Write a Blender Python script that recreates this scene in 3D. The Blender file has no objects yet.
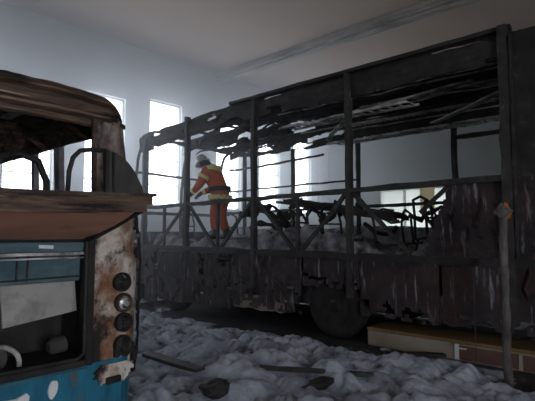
import bpy, bmesh, math, random
from mathutils import Vector, noise
random.seed(7)
C = bpy.context.scene.collection
SC = bpy.context.scene
R = math.radians

# ---------------------------------------------------------------- camera
H = 1.5
YAW = R(47.6)
PIT = math.atan(34.5 / 473)
cd = bpy.data.cameras.new('camera')
cam = bpy.data.objects.new('camera', cd)
C.objects.link(cam)
cam.location = (0, 0, H)
cam.rotation_euler = (math.pi / 2 + PIT, 0, -YAW)
cd.sensor_width = 36
cd.lens = 473 / 535 * 36
cd.clip_start = 0.02
SC.camera = cam
SC.view_settings.view_transform = 'Standard'
SC.view_settings.look = 'None'
SC.view_settings.gamma = 1
SC.view_settings.exposure = 0.0

# ---------------------------------------------------------------- materials
def mat(name, ramp, scale=4.0, rough=0.8, stretch=(1, 1, 1), detail=6, bump=0.3, metal=0.0, bscale=None, dist=0.0, second=None, spec=0.3):
    """noise driven colour ramp; second = (ramp colour, scale, lo, hi) mixes one more colour in blotches"""
    m = bpy.data.materials.new(name)
    m.use_nodes = True
    nt = m.node_tree
    N, L = nt.nodes, nt.links
    b = N['Principled BSDF']
    b.inputs['Roughness'].default_value = rough
    b.inputs['Metallic'].default_value = metal
    b.inputs['Specular IOR Level'].default_value = spec
    tc = N.new('ShaderNodeTexCoord')
    mp = N.new('ShaderNodeMapping')
    mp.inputs['Scale'].default_value = stretch
    L.new(tc.outputs['Object'], mp.inputs['Vector'])
    nz = N.new('ShaderNodeTexNoise')
    nz.inputs['Scale'].default_value = scale
    nz.inputs['Detail'].default_value = detail
    nz.inputs['Roughness'].default_value = 0.6
    nz.inputs['Distortion'].default_value = dist
    L.new(mp.outputs[0], nz.inputs['Vector'])
    cr = N.new('ShaderNodeValToRGB')
    els = cr.color_ramp.elements
    while len(els) > 1:
        els.remove(els[0])
    for i, (p, c) in enumerate(ramp):
        e = els[0] if i == 0 else els.new(p)
        e.position = p
        e.color = (*c, 1)
    L.new(nz.outputs[0], cr.inputs[0])
    out = cr.outputs[0]
    if second:
        for col, sc2, lo, hi, st2 in second:
            mp2 = N.new('ShaderNodeMapping')
            mp2.inputs['Scale'].default_value = st2
            mp2.inputs['Location'].default_value = (3.1 * sc2, 1.7, 5.3)
            L.new(tc.outputs['Object'], mp2.inputs['Vector'])
            n2 = N.new('ShaderNodeTexNoise')
            n2.inputs['Scale'].default_value = sc2
            n2.inputs['Detail'].default_value = 7
            n2.inputs['Roughness'].default_value = 0.65
            L.new(mp2.outputs[0], n2.inputs['Vector'])
            r2 = N.new('ShaderNodeMapRange')
            r2.inputs['From Min'].default_value = lo
            r2.inputs['From Max'].default_value = hi
            L.new(n2.outputs[0], r2.inputs['Value'])
            mx = N.new('ShaderNodeMix')
            mx.data_type = 'RGBA'
            L.new(r2.outputs[0], mx.inputs['Factor'])
            L.new(out, mx.inputs[6])
            mx.inputs[7].default_value = (*col, 1)
            out = mx.outputs[2]
    L.new(out, b.inputs['Base Color'])
    if bump:
        nb = N.new('ShaderNodeTexNoise')
        nb.inputs['Scale'].default_value = bscale or scale * 4
        nb.inputs['Detail'].default_value = 5
        L.new(mp.outputs[0], nb.inputs['Vector'])
        bp = N.new('ShaderNodeBump')
        bp.inputs['Strength'].default_value = bump
        bp.inputs['Distance'].default_value = 0.02
        L.new(nb.outputs[0], bp.inputs['Height'])
        L.new(bp.outputs[0], b.inputs['Normal'])
    return m

U = (1, 1, 1)
M = {}
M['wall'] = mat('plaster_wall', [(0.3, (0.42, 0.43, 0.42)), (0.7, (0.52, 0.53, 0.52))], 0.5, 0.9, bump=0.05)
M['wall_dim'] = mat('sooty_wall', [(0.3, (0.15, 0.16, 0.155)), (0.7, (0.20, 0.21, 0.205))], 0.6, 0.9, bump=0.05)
M['ceil'] = mat('sooty_ceiling', [(0.3, (0.40, 0.32, 0.265)), (0.7, (0.46, 0.37, 0.31))], 0.35, 0.95, bump=0.05)
M['beam'] = mat('beam_paint', [(0.35, (0.16, 0.15, 0.145)), (0.6, (0.36, 0.34, 0.32))], 1.2, 0.9, stretch=(3, .6, 3), bump=0.1)
M['floor'] = mat('wet_concrete', [(0.3, (0.02, 0.02, 0.021)), (0.7, (0.05, 0.05, 0.053))], 1.5, 0.45)
M['foam'] = mat('foam_white', [(0.3, (0.22, 0.25, 0.31)), (0.55, (0.42, 0.46, 0.54)), (0.8, (0.60, 0.65, 0.73))], 3.0, 0.75, bump=0.6, bscale=22,
                second=[((0.16, 0.17, 0.19), 1.7, 0.52, 0.70, U), ((0.05, 0.05, 0.055), 2.6, 0.58, 0.68, U)])
M['char'] = mat('charred_steel', [(0.3, (0.012, 0.011, 0.012)), (0.6, (0.035, 0.032, 0.033)), (0.8, (0.10, 0.095, 0.095))], 5, 0.7)
M['char_post'] = mat('scorched_post_steel', [(0.3, (0.02, 0.019, 0.02)), (0.6, (0.05, 0.047, 0.046)), (0.8, (0.16, 0.15, 0.145))], 6, 0.65)
M['char_skirt'] = mat('burnt_side_panel', [(0.3, (0.016, 0.012, 0.015)), (0.6, (0.045, 0.034, 0.038)), (0.85, (0.09, 0.066, 0.068))], 3, 0.75,
                      second=[((0.30, 0.30, 0.33), 6.0, 0.57, 0.72, (1, 2.2, .3)), ((0.06, 0.028, 0.022), 2.0, 0.5, 0.75, U)])
M['foam_haze'] = mat('foam_smeared_and_hazed', [(0.3, (0.10, 0.10, 0.11)), (0.5, (0.34, 0.34, 0.37)), (0.75, (0.6, 0.61, 0.66))], 3.5, 0.7,
                     stretch=(1, 1, .5))  # foam on the long bus; on the coach posts the paleness stands for haze
M['ash_rail'] = mat('ashen_rail', [(0.35, (0.06, 0.06, 0.06)), (0.52, (0.38, 0.37, 0.36)), (0.7, (0.65, 0.63, 0.61))], 6, 0.6, stretch=(1, .5, 1))
M['debris'] = mat('charred_debris', [(0.3, (0.02, 0.02, 0.022)), (0.5, (0.24, 0.24, 0.265)), (0.75, (0.58, 0.58, 0.62))], 4, 0.85, bump=0.8)
M['rust'] = mat('rusted_brown', [(0.3, (0.035, 0.025, 0.02)), (0.5, (0.12, 0.075, 0.055)), (0.65, (0.2, 0.125, 0.09)), (0.85, (0.4, 0.33, 0.27))], 5, 0.8,
                stretch=(.4, 1, 5), bump=.5, second=[((0.015, 0.013, 0.012), 4, 0.50, 0.62, (.4, 1, 3)), ((0.42, 0.36, 0.30), 7, 0.60, 0.72, (.3, 1, 7))])
M['rust_dark'] = mat('rusted_dark', [(0.3, (0.02, 0.016, 0.014)), (0.55, (0.07, 0.05, 0.04)), (0.8, (0.22, 0.17, 0.13))], 5, 0.8, stretch=(.6, 1, 1.5))
M['pillar'] = mat('flaking_corner_paint', [(0.32, (0.12, 0.07, 0.05)), (0.45, (0.30, 0.19, 0.13)), (0.55, (0.62, 0.56, 0.50)), (0.75, (0.74, 0.70, 0.66))], 3.2, 0.75,
                  second=[((0.20, 0.085, 0.04), 2.6, 0.46, 0.62, U), ((0.025, 0.02, 0.018), 3.3, 0.53, 0.60, (1, 1, .8))], bump=0.5)
M['pillar_up'] = mat('sooty_corner_paint', [(0.35, (0.10, 0.075, 0.065)), (0.5, (0.25, 0.20, 0.18)), (0.7, (0.42, 0.37, 0.34))], 5, 0.8, stretch=(1.5, 1, .6),
                     second=[((0.03, 0.025, 0.022), 4.0, 0.52, 0.64, (1, 1, .5)), ((0.2, 0.06, 0.06), 6.0, 0.6, 0.75, (2, 1, .5))])
M['under'] = mat('scorched_hatch_lining', [(0.3, (0.52, 0.25, 0.17)), (0.7, (0.66, 0.335, 0.235))], 2.5, 0.7, stretch=(1, 1.5, 1), bump=0.12,
                 second=[((0.16, 0.09, 0.06), 2.2, 0.58, 0.8, U)])
M['blue'] = mat('blue_coach_paint', [(0.3, (0.015, 0.10, 0.16)), (0.6, (0.03, 0.19, 0.30)), (0.8, (0.06, 0.26, 0.36))], 5, 0.45, stretch=(2.5, 1, .35), bump=0.1,
                second=[((0.16, 0.11, 0.07), 4.0, 0.60, 0.72, (1.5, 1, .6))])
M['blue_pale'] = mat('faded_blue_paint', [(0.3, (0.035, 0.07, 0.09)), (0.6, (0.09, 0.15, 0.175)), (0.8, (0.16, 0.21, 0.225))], 3, 0.6, stretch=(1, 1, 2), bump=0.1)
M['board'] = mat('smoked_white_board', [(0.3, (0.32, 0.31, 0.295)), (0.7, (0.44, 0.43, 0.405))], 1.6, 0.7, bump=0.08,
                 second=[((0.07, 0.065, 0.06), 1.3, 0.55, 0.72, U)])
M['logo'] = mat('white_decal', [(0.3, (0.7, 0.72, 0.72)), (0.7, (0.82, 0.83, 0.83))], 6, 0.6, bump=0.0)
M['black'] = mat('black_rubber', [(0.3, (0.012, 0.012, 0.013)), (0.7, (0.035, 0.034, 0.034))], 8, 0.6)
M['soot_panel'] = mat('sooty_panel', [(0.3, (0.03, 0.028, 0.028)), (0.7, (0.075, 0.07, 0.068))], 4, 0.75)
M['lampglass'] = mat('lamp_glass', [(0.3, (0.5, 0.5, 0.5)), (0.55, (0.75, 0.74, 0.72)), (0.62, (0.05, 0.04, 0.035))], 22, 0.25, metal=0.6, bump=0.2)
M['lampburnt'] = mat('burnt_lamp', [(0.35, (0.012, 0.011, 0.011)), (0.65, (0.05, 0.045, 0.043)), (0.85, (0.12, 0.11, 0.10))], 18, 0.35, bump=0.6)
M['cream'] = mat('cream_kerb_paint', [(0.3, (0.24, 0.20, 0.16)), (0.7, (0.38, 0.33, 0.265))], 2.5, 0.8, stretch=(1, 1, .6),
                 second=[((0.1, 0.085, 0.07), 2.5, 0.56, 0.75, U)])
M['yellow'] = mat('yellow_kerb_paint', [(0.3, (0.15, 0.09, 0.035)), (0.7, (0.26, 0.155, 0.055))], 3, 0.7, second=[((0.06, 0.05, 0.04), 3, 0.58, 0.75, U)])
M['redpanel'] = mat('dull_red_panel', [(0.3, (0.09, 0.05, 0.045)), (0.7, (0.17, 0.09, 0.08))], 3, 0.7)
M['pale_skirt'] = mat('pale_skirt_panel', [(0.3, (0.14, 0.115, 0.09)), (0.7, (0.27, 0.225, 0.175))], 3, 0.7)
M['tyre'] = mat('burnt_tyre', [(0.3, (0.008, 0.008, 0.008)), (0.7, (0.028, 0.026, 0.026))], 7, 0.85)
M['rim'] = mat('sooty_rim', [(0.3, (0.012, 0.011, 0.010)), (0.7, (0.045, 0.04, 0.036))], 7, 0.6, metal=0.4)
M['winframe'] = mat('window_frame_paint', [(0.3, (0.5, 0.51, 0.5)), (0.7, (0.62, 0.63, 0.62))], 3, 0.6, bump=0)
M['white'] = mat('white_gloss_paint', [(0.3, (0.66, 0.68, 0.70)), (0.7, (0.76, 0.78, 0.79))], 1.2, 0.6, bump=0.05)
M['ochre'] = mat('ochre_board', [(0.3, (0.55, 0.42, 0.16)), (0.7, (0.65, 0.5, 0.2))], 2, 0.7, bump=0.05)
M['orange'] = mat('orange_firecoat', [(0.3, (0.42, 0.10, 0.05)), (0.7, (0.58, 0.15, 0.075))], 6, 0.85, bump=0.3)
M['hivis'] = mat('lime_reflective', [(0.3, (0.62, 0.60, 0.22)), (0.7, (0.78, 0.76, 0.34))], 8, 0.5, bump=0.1)
M['skin'] = mat('skin', [(0.3, (0.42, 0.25, 0.17)), (0.7, (0.5, 0.31, 0.22))], 8, 0.6, bump=0.05)
M['glove'] = mat('dark_glove', [(0.3, (0.03, 0.03, 0.035)), (0.7, (0.07, 0.07, 0.08))], 12, 0.8)
M['boot'] = mat('black_boot', [(0.3, (0.015, 0.015, 0.016)), (0.7, (0.04, 0.04, 0.04))], 10, 0.5)
M['helmet'] = mat('silver_helmet', [(0.3, (0.55, 0.57, 0.6)), (0.7, (0.72, 0.74, 0.76))], 5, 0.3, metal=0.3, bump=0.05)
M['darkcloth'] = mat('navy_belt', [(0.3, (0.03, 0.03, 0.04)), (0.7, (0.07, 0.07, 0.09))], 10, 0.8)
M['scrap'] = mat('orange_scrap', [(0.3, (0.35, 0.10, 0.04)), (0.7, (0.5, 0.16, 0.06))], 10, 0.7)
M['pole'] = mat('scaly_post', [(0.3, (0.035, 0.032, 0.032)), (0.55, (0.12, 0.11, 0.105)), (0.8, (0.34, 0.31, 0.29))], 7, 0.75, stretch=(1, 1, .4), bump=0.8)

def glass_mat():
    m = bpy.data.materials.new('window_glass')
    m.use_nodes = True
    nt = m.node_tree
    nt.nodes.remove(nt.nodes['Principled BSDF'])
    o = nt.nodes['Material Output']
    t = nt.nodes.new('ShaderNodeBsdfTransparent')
    t.inputs[0].default_value = (.95, .97, .97, 1)
    g = nt.nodes.new('ShaderNodeBsdfGlossy')
    g.inputs['Roughness'].default_value = 0.05
    mx = nt.nodes.new('ShaderNodeMixShader')
    mx.inputs[0].default_value = 0.05
    nt.links.new(t.outputs[0], mx.inputs[1])
    nt.links.new(g.outputs[0], mx.inputs[2])
    nt.links.new(mx.outputs[0], o.inputs[0])
    return m
M['glass'] = glass_mat()
def dusty_mat():
    m = bpy.data.materials.new('dusty_glass')
    m.use_nodes = True
    nt = m.node_tree
    nt.nodes.remove(nt.nodes['Principled BSDF'])
    t = nt.nodes.new('ShaderNodeBsdfTranslucent')
    n = nt.nodes.new('ShaderNodeTexNoise')
    n.inputs['Scale'].default_value = 1.5
    r = nt.nodes.new('ShaderNodeValToRGB')
    r.color_ramp.elements[0].color = (.27, .285, .275, 1)
    r.color_ramp.elements[1].color = (.42, .43, .41, 1)
    nt.links.new(n.outputs[0], r.inputs[0])
    nt.links.new(r.outputs[0], t.inputs[0])
    nt.links.new(t.outputs[0], nt.nodes['Material Output'].inputs[0])
    return m
M['dusty'] = dusty_mat()

# ---------------------------------------------------------------- mesh helpers (all in world coordinates)
class MB:
    def __init__(self):
        self.bm = bmesh.new()

    def box(self, a, b):
        x0, y0, z0 = (min(a[i], b[i]) for i in range(3))
        x1, y1, z1 = (max(a[i], b[i]) for i in range(3))
        v = [self.bm.verts.new(p) for p in ((x0, y0, z0), (x1, y0, z0), (x1, y1, z0), (x0, y1, z0), (x0, y0, z1), (x1, y0, z1), (x1, y1, z1), (x0, y1, z1))]
        for f in ((3, 2, 1, 0), (4, 5, 6, 7), (0, 1, 5, 4), (1, 2, 6, 5), (2, 3, 7, 6), (3, 0, 4, 7)):
            self.bm.faces.new([v[i] for i in f])
        return self

    def tube(self, pts, r, n=8, cap=True, radii=None):
        pts = [Vector(p) for p in pts]
        rings = []
        up = None
        for i, p in enumerate(pts):
            d = (pts[min(i + 1, len(pts) - 1)] - pts[max(i - 1, 0)]).normalized()
            if up is None:
                up = Vector((0, 0, 1)) if abs(d.z) < 0.9 else Vector((1, 0, 0))
            s = d.cross(up).normalized()
            up = s.cross(d).normalized()
            rr = radii[i] if radii else r
            rings.append([self.bm.verts.new(p + (s * math.cos(2 * math.pi * k / n) + up * math.sin(2 * math.pi * k / n)) * rr) for k in range(n)])
        for a, b in zip(rings, rings[1:]):
            for k in range(n):
                self.bm.faces.new((a[k], a[(k + 1) % n], b[(k + 1) % n], b[k]))
        if cap:
            self.bm.faces.new(rings[0][::-1])
            self.bm.faces.new(rings[-1])
        return self

    def bar(self, p0, p1, w, h, wob=0.0, seg=0.18, up=(0, 0, 1)):
        """rectangular bar from p0 to p1, w wide and h high, bent by noise of size wob"""
        p0, p1 = Vector(p0), Vector(p1)
        d = p1 - p0
        L = d.length
        n = max(1, int(L / seg)) if wob else 1
        d.normalize()
        up = Vector(up)
        if abs(d.dot(up)) > 0.95:
            up = Vector((1, 0, 0))
        s = d.cross(up).normalized()
        u = s.cross(d).normalized()
        off = random.random() * 100
        rings = []
        for i in range(n + 1):
            p = p0 + d * (L * i / n)
            if wob:
                e = 1.0
                p = p + (s * noise.noise((i * .37 + off, 0, 0)) + u * noise.noise((0, i * .37 + off, 0))) * wob * e
                ww = w * (1 + .25 * noise.noise((i * .9, off, 0)))
                hh = h * (1 + .25 * noise.noise((i * .9, 0, off)))
            else:
                ww, hh = w, h
            rings.append([self.bm.verts.new(p + s * a * ww / 2 + u * b * hh / 2) for a, b in ((-1, -1), (1, -1), (1, 1), (-1, 1))])
        for a, b in zip(rings, rings[1:]):
            for k in range(4):
                self.bm.faces.new((a[k], a[(k + 1) % 4], b[(k + 1) % 4], b[k]))
        self.bm.faces.new(rings[0][::-1])
        self.bm.faces.new(rings[-1])
        return self

    def grid(self, rows, thick=None):
        """surface through rows of points (lists of equal length); thick = vector to extrude along"""
        def sheet(off):
            return [[self.bm.verts.new(Vector(p) + off) for p in r] for r in rows]
        A = sheet(Vector((0, 0, 0)))
        def quads(G, flip):
            for i in range(len(G) - 1):
                for j in range(len(G[0]) - 1):
                    q = (G[i][j], G[i][j + 1], G[i + 1][j + 1], G[i + 1][j])
                    self.bm.faces.new(q[::-1] if flip else q)
        quads(A, False)
        if thick is not None:
            B = sheet(Vector(thick))
            quads(B, True)
            n, m = len(A), len(A[0])
            for j in range(m - 1):
                self.bm.faces.new((A[0][j + 1], A[0][j], B[0][j], B[0][j + 1]))
                self.bm.faces.new((A[-1][j], A[-1][j + 1], B[-1][j + 1], B[-1][j]))
            for i in range(n - 1):
                self.bm.faces.new((A[i][0], A[i + 1][0], B[i + 1][0], B[i][0]))
                self.bm.faces.new((A[i + 1][-1], A[i][-1], B[i][-1], B[i + 1][-1]))
        return self

    def plate(self, fn, nu, nv, thick, keep=None, inner=None):
        """solid sheet fn(u,v) with cells dropped where keep(u,v) is false: ragged holes with real thickness"""
        t = Vector(thick)
        P = [[Vector(fn(i / nu, j / nv)) for j in range(nv + 1)] for i in range(nu + 1)]
        K = [[(keep is None or keep((i + .5) / nu, (j + .5) / nv)) for j in range(nv)] for i in range(nu)]
        vs = {}
        def v(i, j, s):
            if (i, j, s) not in vs:
                vs[(i, j, s)] = self.bm.verts.new(P[i][j] + t * s)
            return vs[(i, j, s)]
        def on(i, j):
            return 0 <= i < nu and 0 <= j < nv and K[i][j]
        for i in range(nu):
            for j in range(nv):
                if not K[i][j]:
                    continue
                self.bm.faces.new((v(i, j, 0), v(i, j + 1, 0), v(i + 1, j + 1, 0), v(i + 1, j, 0)))
                self.bm.faces.new((v(i, j, 1), v(i + 1, j, 1), v(i + 1, j + 1, 1), v(i, j + 1, 1)))
                for (di, dj, a, b) in ((-1, 0, (i, j), (i, j + 1)), (1, 0, (i + 1, j + 1), (i + 1, j)), (0, -1, (i + 1, j), (i, j)), (0, 1, (i, j + 1), (i + 1, j + 1))):
                    if not on(i + di, j + dj):
                        self.bm.faces.new((v(*b, 0), v(*a, 0), v(*a, 1), v(*b, 1)))
        return self

    def lathe(self, c, axis, prof, n=24):
        """prof = list of (distance along axis, radius)"""
        c, a = Vector(c), Vector(axis).normalized()
        s = a.orthogonal().normalized()
        u = a.cross(s)
        rings = []
        for t, r in prof:
            r = max(r, 1e-4)
            rings.append([self.bm.verts.new(c + a * t + (s * math.cos(2 * math.pi * k / n) + u * math.sin(2 * math.pi * k / n)) * r) for k in range(n)])
        for p, q in zip(rings, rings[1:]):
            for k in range(n):
                self.bm.faces.new((p[k], p[(k + 1) % n], q[(k + 1) % n], q[k]))
        self.bm.faces.new(rings[0][::-1])
        self.bm.faces.new(rings[-1])
        return self

    def wobble(self, amp, sc=2.0):
        for v in self.bm.verts:
            n = noise.noise_vector(v.co * sc)
            v.co += Vector(n) * amp
        return self

    def build(self, name, m, parent=None, smooth=False, bevel=0):
        me = bpy.data.meshes.new(name)
        o = bpy.data.objects.new(name, me)
        bmesh.ops.recalc_face_normals(self.bm, faces=self.bm.faces)
        if parent:
            p = parent
            while p:
                bmesh.ops.translate(self.bm, verts=self.bm.verts, vec=-Vector(p.location))
                p = p.parent
            o.parent = parent
        if bevel:
            bmesh.ops.bevel(self.bm, geom=self.bm.edges[:], offset=bevel, segments=1, affect='EDGES')
        self.bm.to_mesh(me)
        self.bm.free()
        me.materials.append(M[m])
        if smooth:
            for f in me.polygons:
                f.use_smooth = True
        C.objects.link(o)
        return o

def tag(o, label=None, cat=None, group=None, kind=None):
    if label:
        o['label'] = label
    if cat:
        o['category'] = cat
    if group:
        o['group'] = group
    if kind:
        o['kind'] = kind
    return o

def thing(name, label, cat, loc, group=None):
    o = bpy.data.objects.new(name, None)
    o.empty_display_size = 0.1
    o.location = loc
    C.objects.link(o)
    return tag(o, label, cat, group)

def fb(x, y, z=0.0, o=4):
    return noise.fractal((x, y, z), 1.0, 2.0, o)

# ---------------------------------------------------------------- the hall
XL, XR, YF, YB, ZC = -4.0, 18.3, -6.0, 12.8, 7.4
tag(MB().box((XL - .3, YF - .3, -.2), (XR + .3, YB + .3, 0)).build('floor', 'floor'), kind='structure')
tag(MB().box((XL - .3, YF - .3, ZC), (XR + .3, YB + .3, ZC + .25)).build('ceiling', 'ceil'), kind='structure')
for i, x in enumerate((11.2,)):
    b = MB().box((x, YF, ZC - .22), (x + .42, YB, ZC))
    b.box((x + .08, YF, ZC - .30), (x + .34, YB, ZC - .22))
    tag(b.build('trim_%d' % (i + 1), 'beam', bevel=0.015), 'sooty ceiling beam running along the hall above the long bus', kind='structure')

# back wall with tall windows
W0, W1 = 2.42, 5.80
TOPS = (5.8, 5.8, 5.1, 5.64, 5.86, 5.8, 5.8, 5.8)
centres = [YB * t for t in (.03, .20, .376, .543, .71, .93, 1.107, 1.274)]
hw = 0.63
wb = MB()
xs = [XL - .3]
for c in centres:
    xs += [c - hw, c + hw]
xs.append(XR + .3)
for k in range(0, len(xs), 2):
    wb.box((xs[k], YB, 0), (xs[k + 1], YB + .3, ZC))
for c, W1 in zip(centres, TOPS):
    wb.box((c - hw, YB, 0), (c + hw, YB + .3, W0))
    wb.box((c - hw, YB, W1), (c + hw, YB + .3, ZC))
tag(wb.build('wall_back', 'wall'), 'pale plaster end wall with a row of tall bright windows', kind='structure')
for i, c in enumerate(centres):
    W1 = TOPS[i]
    w = thing('window_%d' % (i + 1), None, None, (c, YB + .1, W0))
    w['kind'] = 'structure'
    f = MB()
    t = .05
    f.box((c - hw, YB + .10, W0), (c - hw + t, YB + .16, W1)).box((c + hw - t, YB + .10, W0), (c + hw, YB + .16, W1))
    f.box((c - hw, YB + .10, W0), (c + hw, YB + .16, W0 + t)).box((c - hw, YB + .10, W1 - t), (c + hw, YB + .16, W1))
    for z in (3.1, 3.95, 4.8):
        f.box((c - hw, YB + .105, z), (c + hw, YB + .155, z + .035))
    f.build('window_frame', 'winframe', w)
    MB().box((c - hw, YB + .128, W0), (c + hw, YB + .134, W1)).build('pane', 'glass', w)
    MB().box((c - hw - .08, YB - .10, W0 - .05), (c + hw + .08, YB + .1, W0)).build('window_sill', 'winframe', w)
# pilasters between the windows
for k, t in enumerate((1.375,)):
    x = YB * t
    tag(MB().box((x - .2, YB - .12, 0), (x + .2, YB, ZC)).build('trim_%d' % (k + 2), 'wall', bevel=.01), 'plain pilaster on the end wall', kind='structure')

D0, D1, DZ = 5.6, 10.2, 3.42
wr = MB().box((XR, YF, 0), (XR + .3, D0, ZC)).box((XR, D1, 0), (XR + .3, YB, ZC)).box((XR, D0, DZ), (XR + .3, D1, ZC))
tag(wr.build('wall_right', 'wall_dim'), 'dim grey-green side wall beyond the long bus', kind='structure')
dr = thing('door_1', None, None, (XR + .1, 7.9, 0))
dr['kind'] = 'structure'
for k in range(4):
    y0 = D0 + k * 1.15
    MB().box((XR + .08, y0 + .02, .02), (XR + .14, y0 + 1.13, 1.3)).build('door_panel', 'white', dr, bevel=.01)
    f = MB().box((XR + .07, y0, 0), (XR + .15, y0 + .05, DZ)).box((XR + .07, y0 + 1.10, 0), (XR + .15, y0 + 1.15, DZ)).box((XR + .07, y0 + .05, DZ - .05), (XR + .15, y0 + 1.1, DZ))
    f.build('door_frame', 'winframe', dr)
    MB().box((XR + .10, y0 + .05, 1.3), (XR + .115, y0 + 1.10, DZ - .05)).build('door_pane', 'dusty', dr)
nb = MB().box((XR + .03, 7.75, 2.55), (XR + .07, 8.35, 3.4)).build('notice_board', 'ochre')
tag(nb, 'ochre yellow board on the white doors seen through the bus', 'board')
# solid left wall; unseen front wall, its open gate sized for the light it admits
tag(MB().box((XL - .3, YF, 0), (XL, YB, ZC)).build('wall_left', 'wall'), kind='structure')
wf = MB()
G0, G1, GZ = -3.0, 1.0, 3.4
wf.box((XL - .3, YF - .3, 0), (G0, YF, ZC)).box((G1, YF - .3, 0), (XR + .3, YF, ZC)).box((G0, YF - .3, GZ), (G1, YF, ZC))
tag(wf.build('wall_front', 'wall'), kind='structure')

# ---------------------------------------------------------------- light
wd = bpy.data.worlds.new('world')
SC.world = wd
wd.use_nodes = True
wn = wd.node_tree
bg = wn.nodes['Background']
bg.inputs[0].default_value = (0.93, 0.945, 1.0, 1)
bg.inputs[1].default_value = 8.0

def portal(loc, rot, sx, sy):
    l = bpy.data.lights.new('daylight_portal', 'AREA')
    l.shape = 'RECTANGLE'
    l.size, l.size_y = sx, sy
    l.cycles.is_portal = True
    o = bpy.data.objects.new('daylight_portal', l)
    o.location = loc
    o.rotation_euler = rot
    C.objects.link(o)
for c, W1 in zip(centres, TOPS):
    portal((c, YB + .2, (W0 + W1) / 2), (R(-90), 0, 0), 2 * hw, W1 - W0)
portal(((G0 + G1) / 2, YF - .1, GZ / 2), (R(90), 0, 0), G1 - G0, GZ)

# smoke in the hall
hz = MB().box((XL - .25, YF - .25, -.15), (XR + .25, YB + .55, ZC + .2))
M['haze'] = bpy.data.materials.new('smoke_haze')
M['haze'].use_nodes = True
hn = M['haze'].node_tree
hn.nodes.remove(hn.nodes['Principled BSDF'])
vs = hn.nodes.new('ShaderNodeVolumePrincipled')
vs.inputs['Color'].default_value = (0.86, 0.90, 0.97, 1)
geo = hn.nodes.new('ShaderNodeTexCoord')
sx = hn.nodes.new('ShaderNodeSeparateXYZ')
hn.links.new(geo.outputs['Object'], sx.inputs[0])
gy = hn.nodes.new('ShaderNodeMapRange')          # thicker smoke towards the window end of the hall
gy.interpolation_type = 'SMOOTHSTEP'
for k, v_ in (('From Min', 3.0), ('From Max', 14.5), ('To Min', 0.0008), ('To Max', 0.15)):
    gy.inputs[k].default_value = v_
hn.links.new(sx.outputs[1], gy.inputs['Value'])
gz = hn.nodes.new('ShaderNodeMapRange')          # and under the ceiling
for k, v_ in (('From Min', 0.5), ('From Max', 5.0), ('To Min', 0.55), ('To Max', 1.0)):
    gz.inputs[k].default_value = v_
hn.links.new(sx.outputs[2], gz.inputs['Value'])
mu = hn.nodes.new('ShaderNodeMath')
mu.operation = 'MULTIPLY'
hn.links.new(gy.outputs[0], mu.inputs[0])
hn.links.new(gz.outputs[0], mu.inputs[1])
hn.links.new(mu.outputs[0], vs.inputs['Density'])
vs.inputs['Anisotropy'].default_value = 0.6
hn.links.new(vs.outputs[0], hn.nodes['Material Output'].inputs['Volume'])
tag(hz.build('smoke_haze', 'haze'), 'thin bluish smoke hanging in the whole hall', kind='stuff')
SC.cycles.volume_bounces = 1
SC.cycles.max_bounces = 8

# ---------------------------------------------------------------- the long burnt bus on the right
X0, X1 = 5.75, 8.25
YA, YZ = 0.2, 9.25                 # near end, far end
ZF, ZW, ZR = 1.2, 2.1, 3.88        # floor rail, waist rail, roof edge
bus = thing('burnt_bus', 'long burnt-out bus stripped to its blackened frame, standing beside the foam', 'bus', (7.0, 4.7, 0))
posts = [1.57, 3.67, 5.56, 7.39, 8.85]
# near side posts
for i, y in enumerate(posts):
    b = MB()
    if i == 0:
        b.bar((X0, y, .5), (X0, y, ZR + .02), .16, .10, .012, up=(0, 1, 0))
        b.bar((X0 - .02, y - .075, 1.2), (X0 - .02, y - .075, ZR - .1), .03, .03, .006, up=(0, 1, 0))
    else:
        b.bar((X0, y, .62), (X0, y, ZR - (.05 if i < 4 else .3)), .10, .075, .016, up=(0, 1, 0))
    b.build('post', 'char_post', bus)
# far side posts
for i, y in enumerate([0.4, 1.2, 3.11, 5.05, 6.75, 8.3]):
    MB().bar((X1, y, 1.1), (X1, y, 3.45), .07 if i > 2 else .11, .07, .014, up=(0, 1, 0)).build('far_post', 'char_post', bus)
# rails
MB().bar((X0, 1.5, ZW + .05), (X0, YZ - .15, ZW - .02), .08, .07, .022).build('waist_rail', 'char_post', bus)
MB().bar((X0, .3, ZF - .03), (X0, YZ - .05, ZF + .05), .09, .10, .03).build('floor_rail', 'char', bus)
MB().bar((X1, .3, 2.08), (X1, YZ - .1, 2.05), .06, .06, .02).build('far_waist_rail', 'char', bus)
MB().bar((X1, .3, 3.2), (X1, 3.15, 3.2), .06, .07, .012).build('far_window_bar', 'char', bus)
MB().bar((X1, 5.05, 2.62), (X1, YZ - .4, 2.6), .05, .035, .03).build('far_window_bar', 'char', bus)
MB().bar((X1, 5.9, 3.22), (X1, YZ - .4, 3.12), .05, .04, .05).build('far_window_bar', 'char', bus)
# truss braces
def brace(y0, z0, y1, z1, w=.055):
    MB().bar((X0 + .01, y0, z0), (X0 + .01, y1, z1), w, w * .8, .018, up=(1, 0, 0)).build('truss_brace', 'char_post', bus)
for (y0, y1) in ((1.75, 3.67), (3.67, 5.56), (5.56, 7.39), (7.39, 8.85)):
    m = (y0 + y1) / 2
    if y0 > 3:
        MB().bar((X0, m, ZF), (X0, m, ZW), .05, .05, .015, up=(0, 1, 0)).build('truss_post', 'char_post', bus)
    if y0 > 7:
        brace(y0 + .05, ZW, 8.4, ZF + .05)
        continue
    brace(y1 - .05, ZW, m + .06, ZF + .05)
    if y0 > 3:
        brace(y0 + .05, ZW, m - .06, ZF + .05)
brace(2.27, ZW, 2.62, 1.78, .05)

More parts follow.
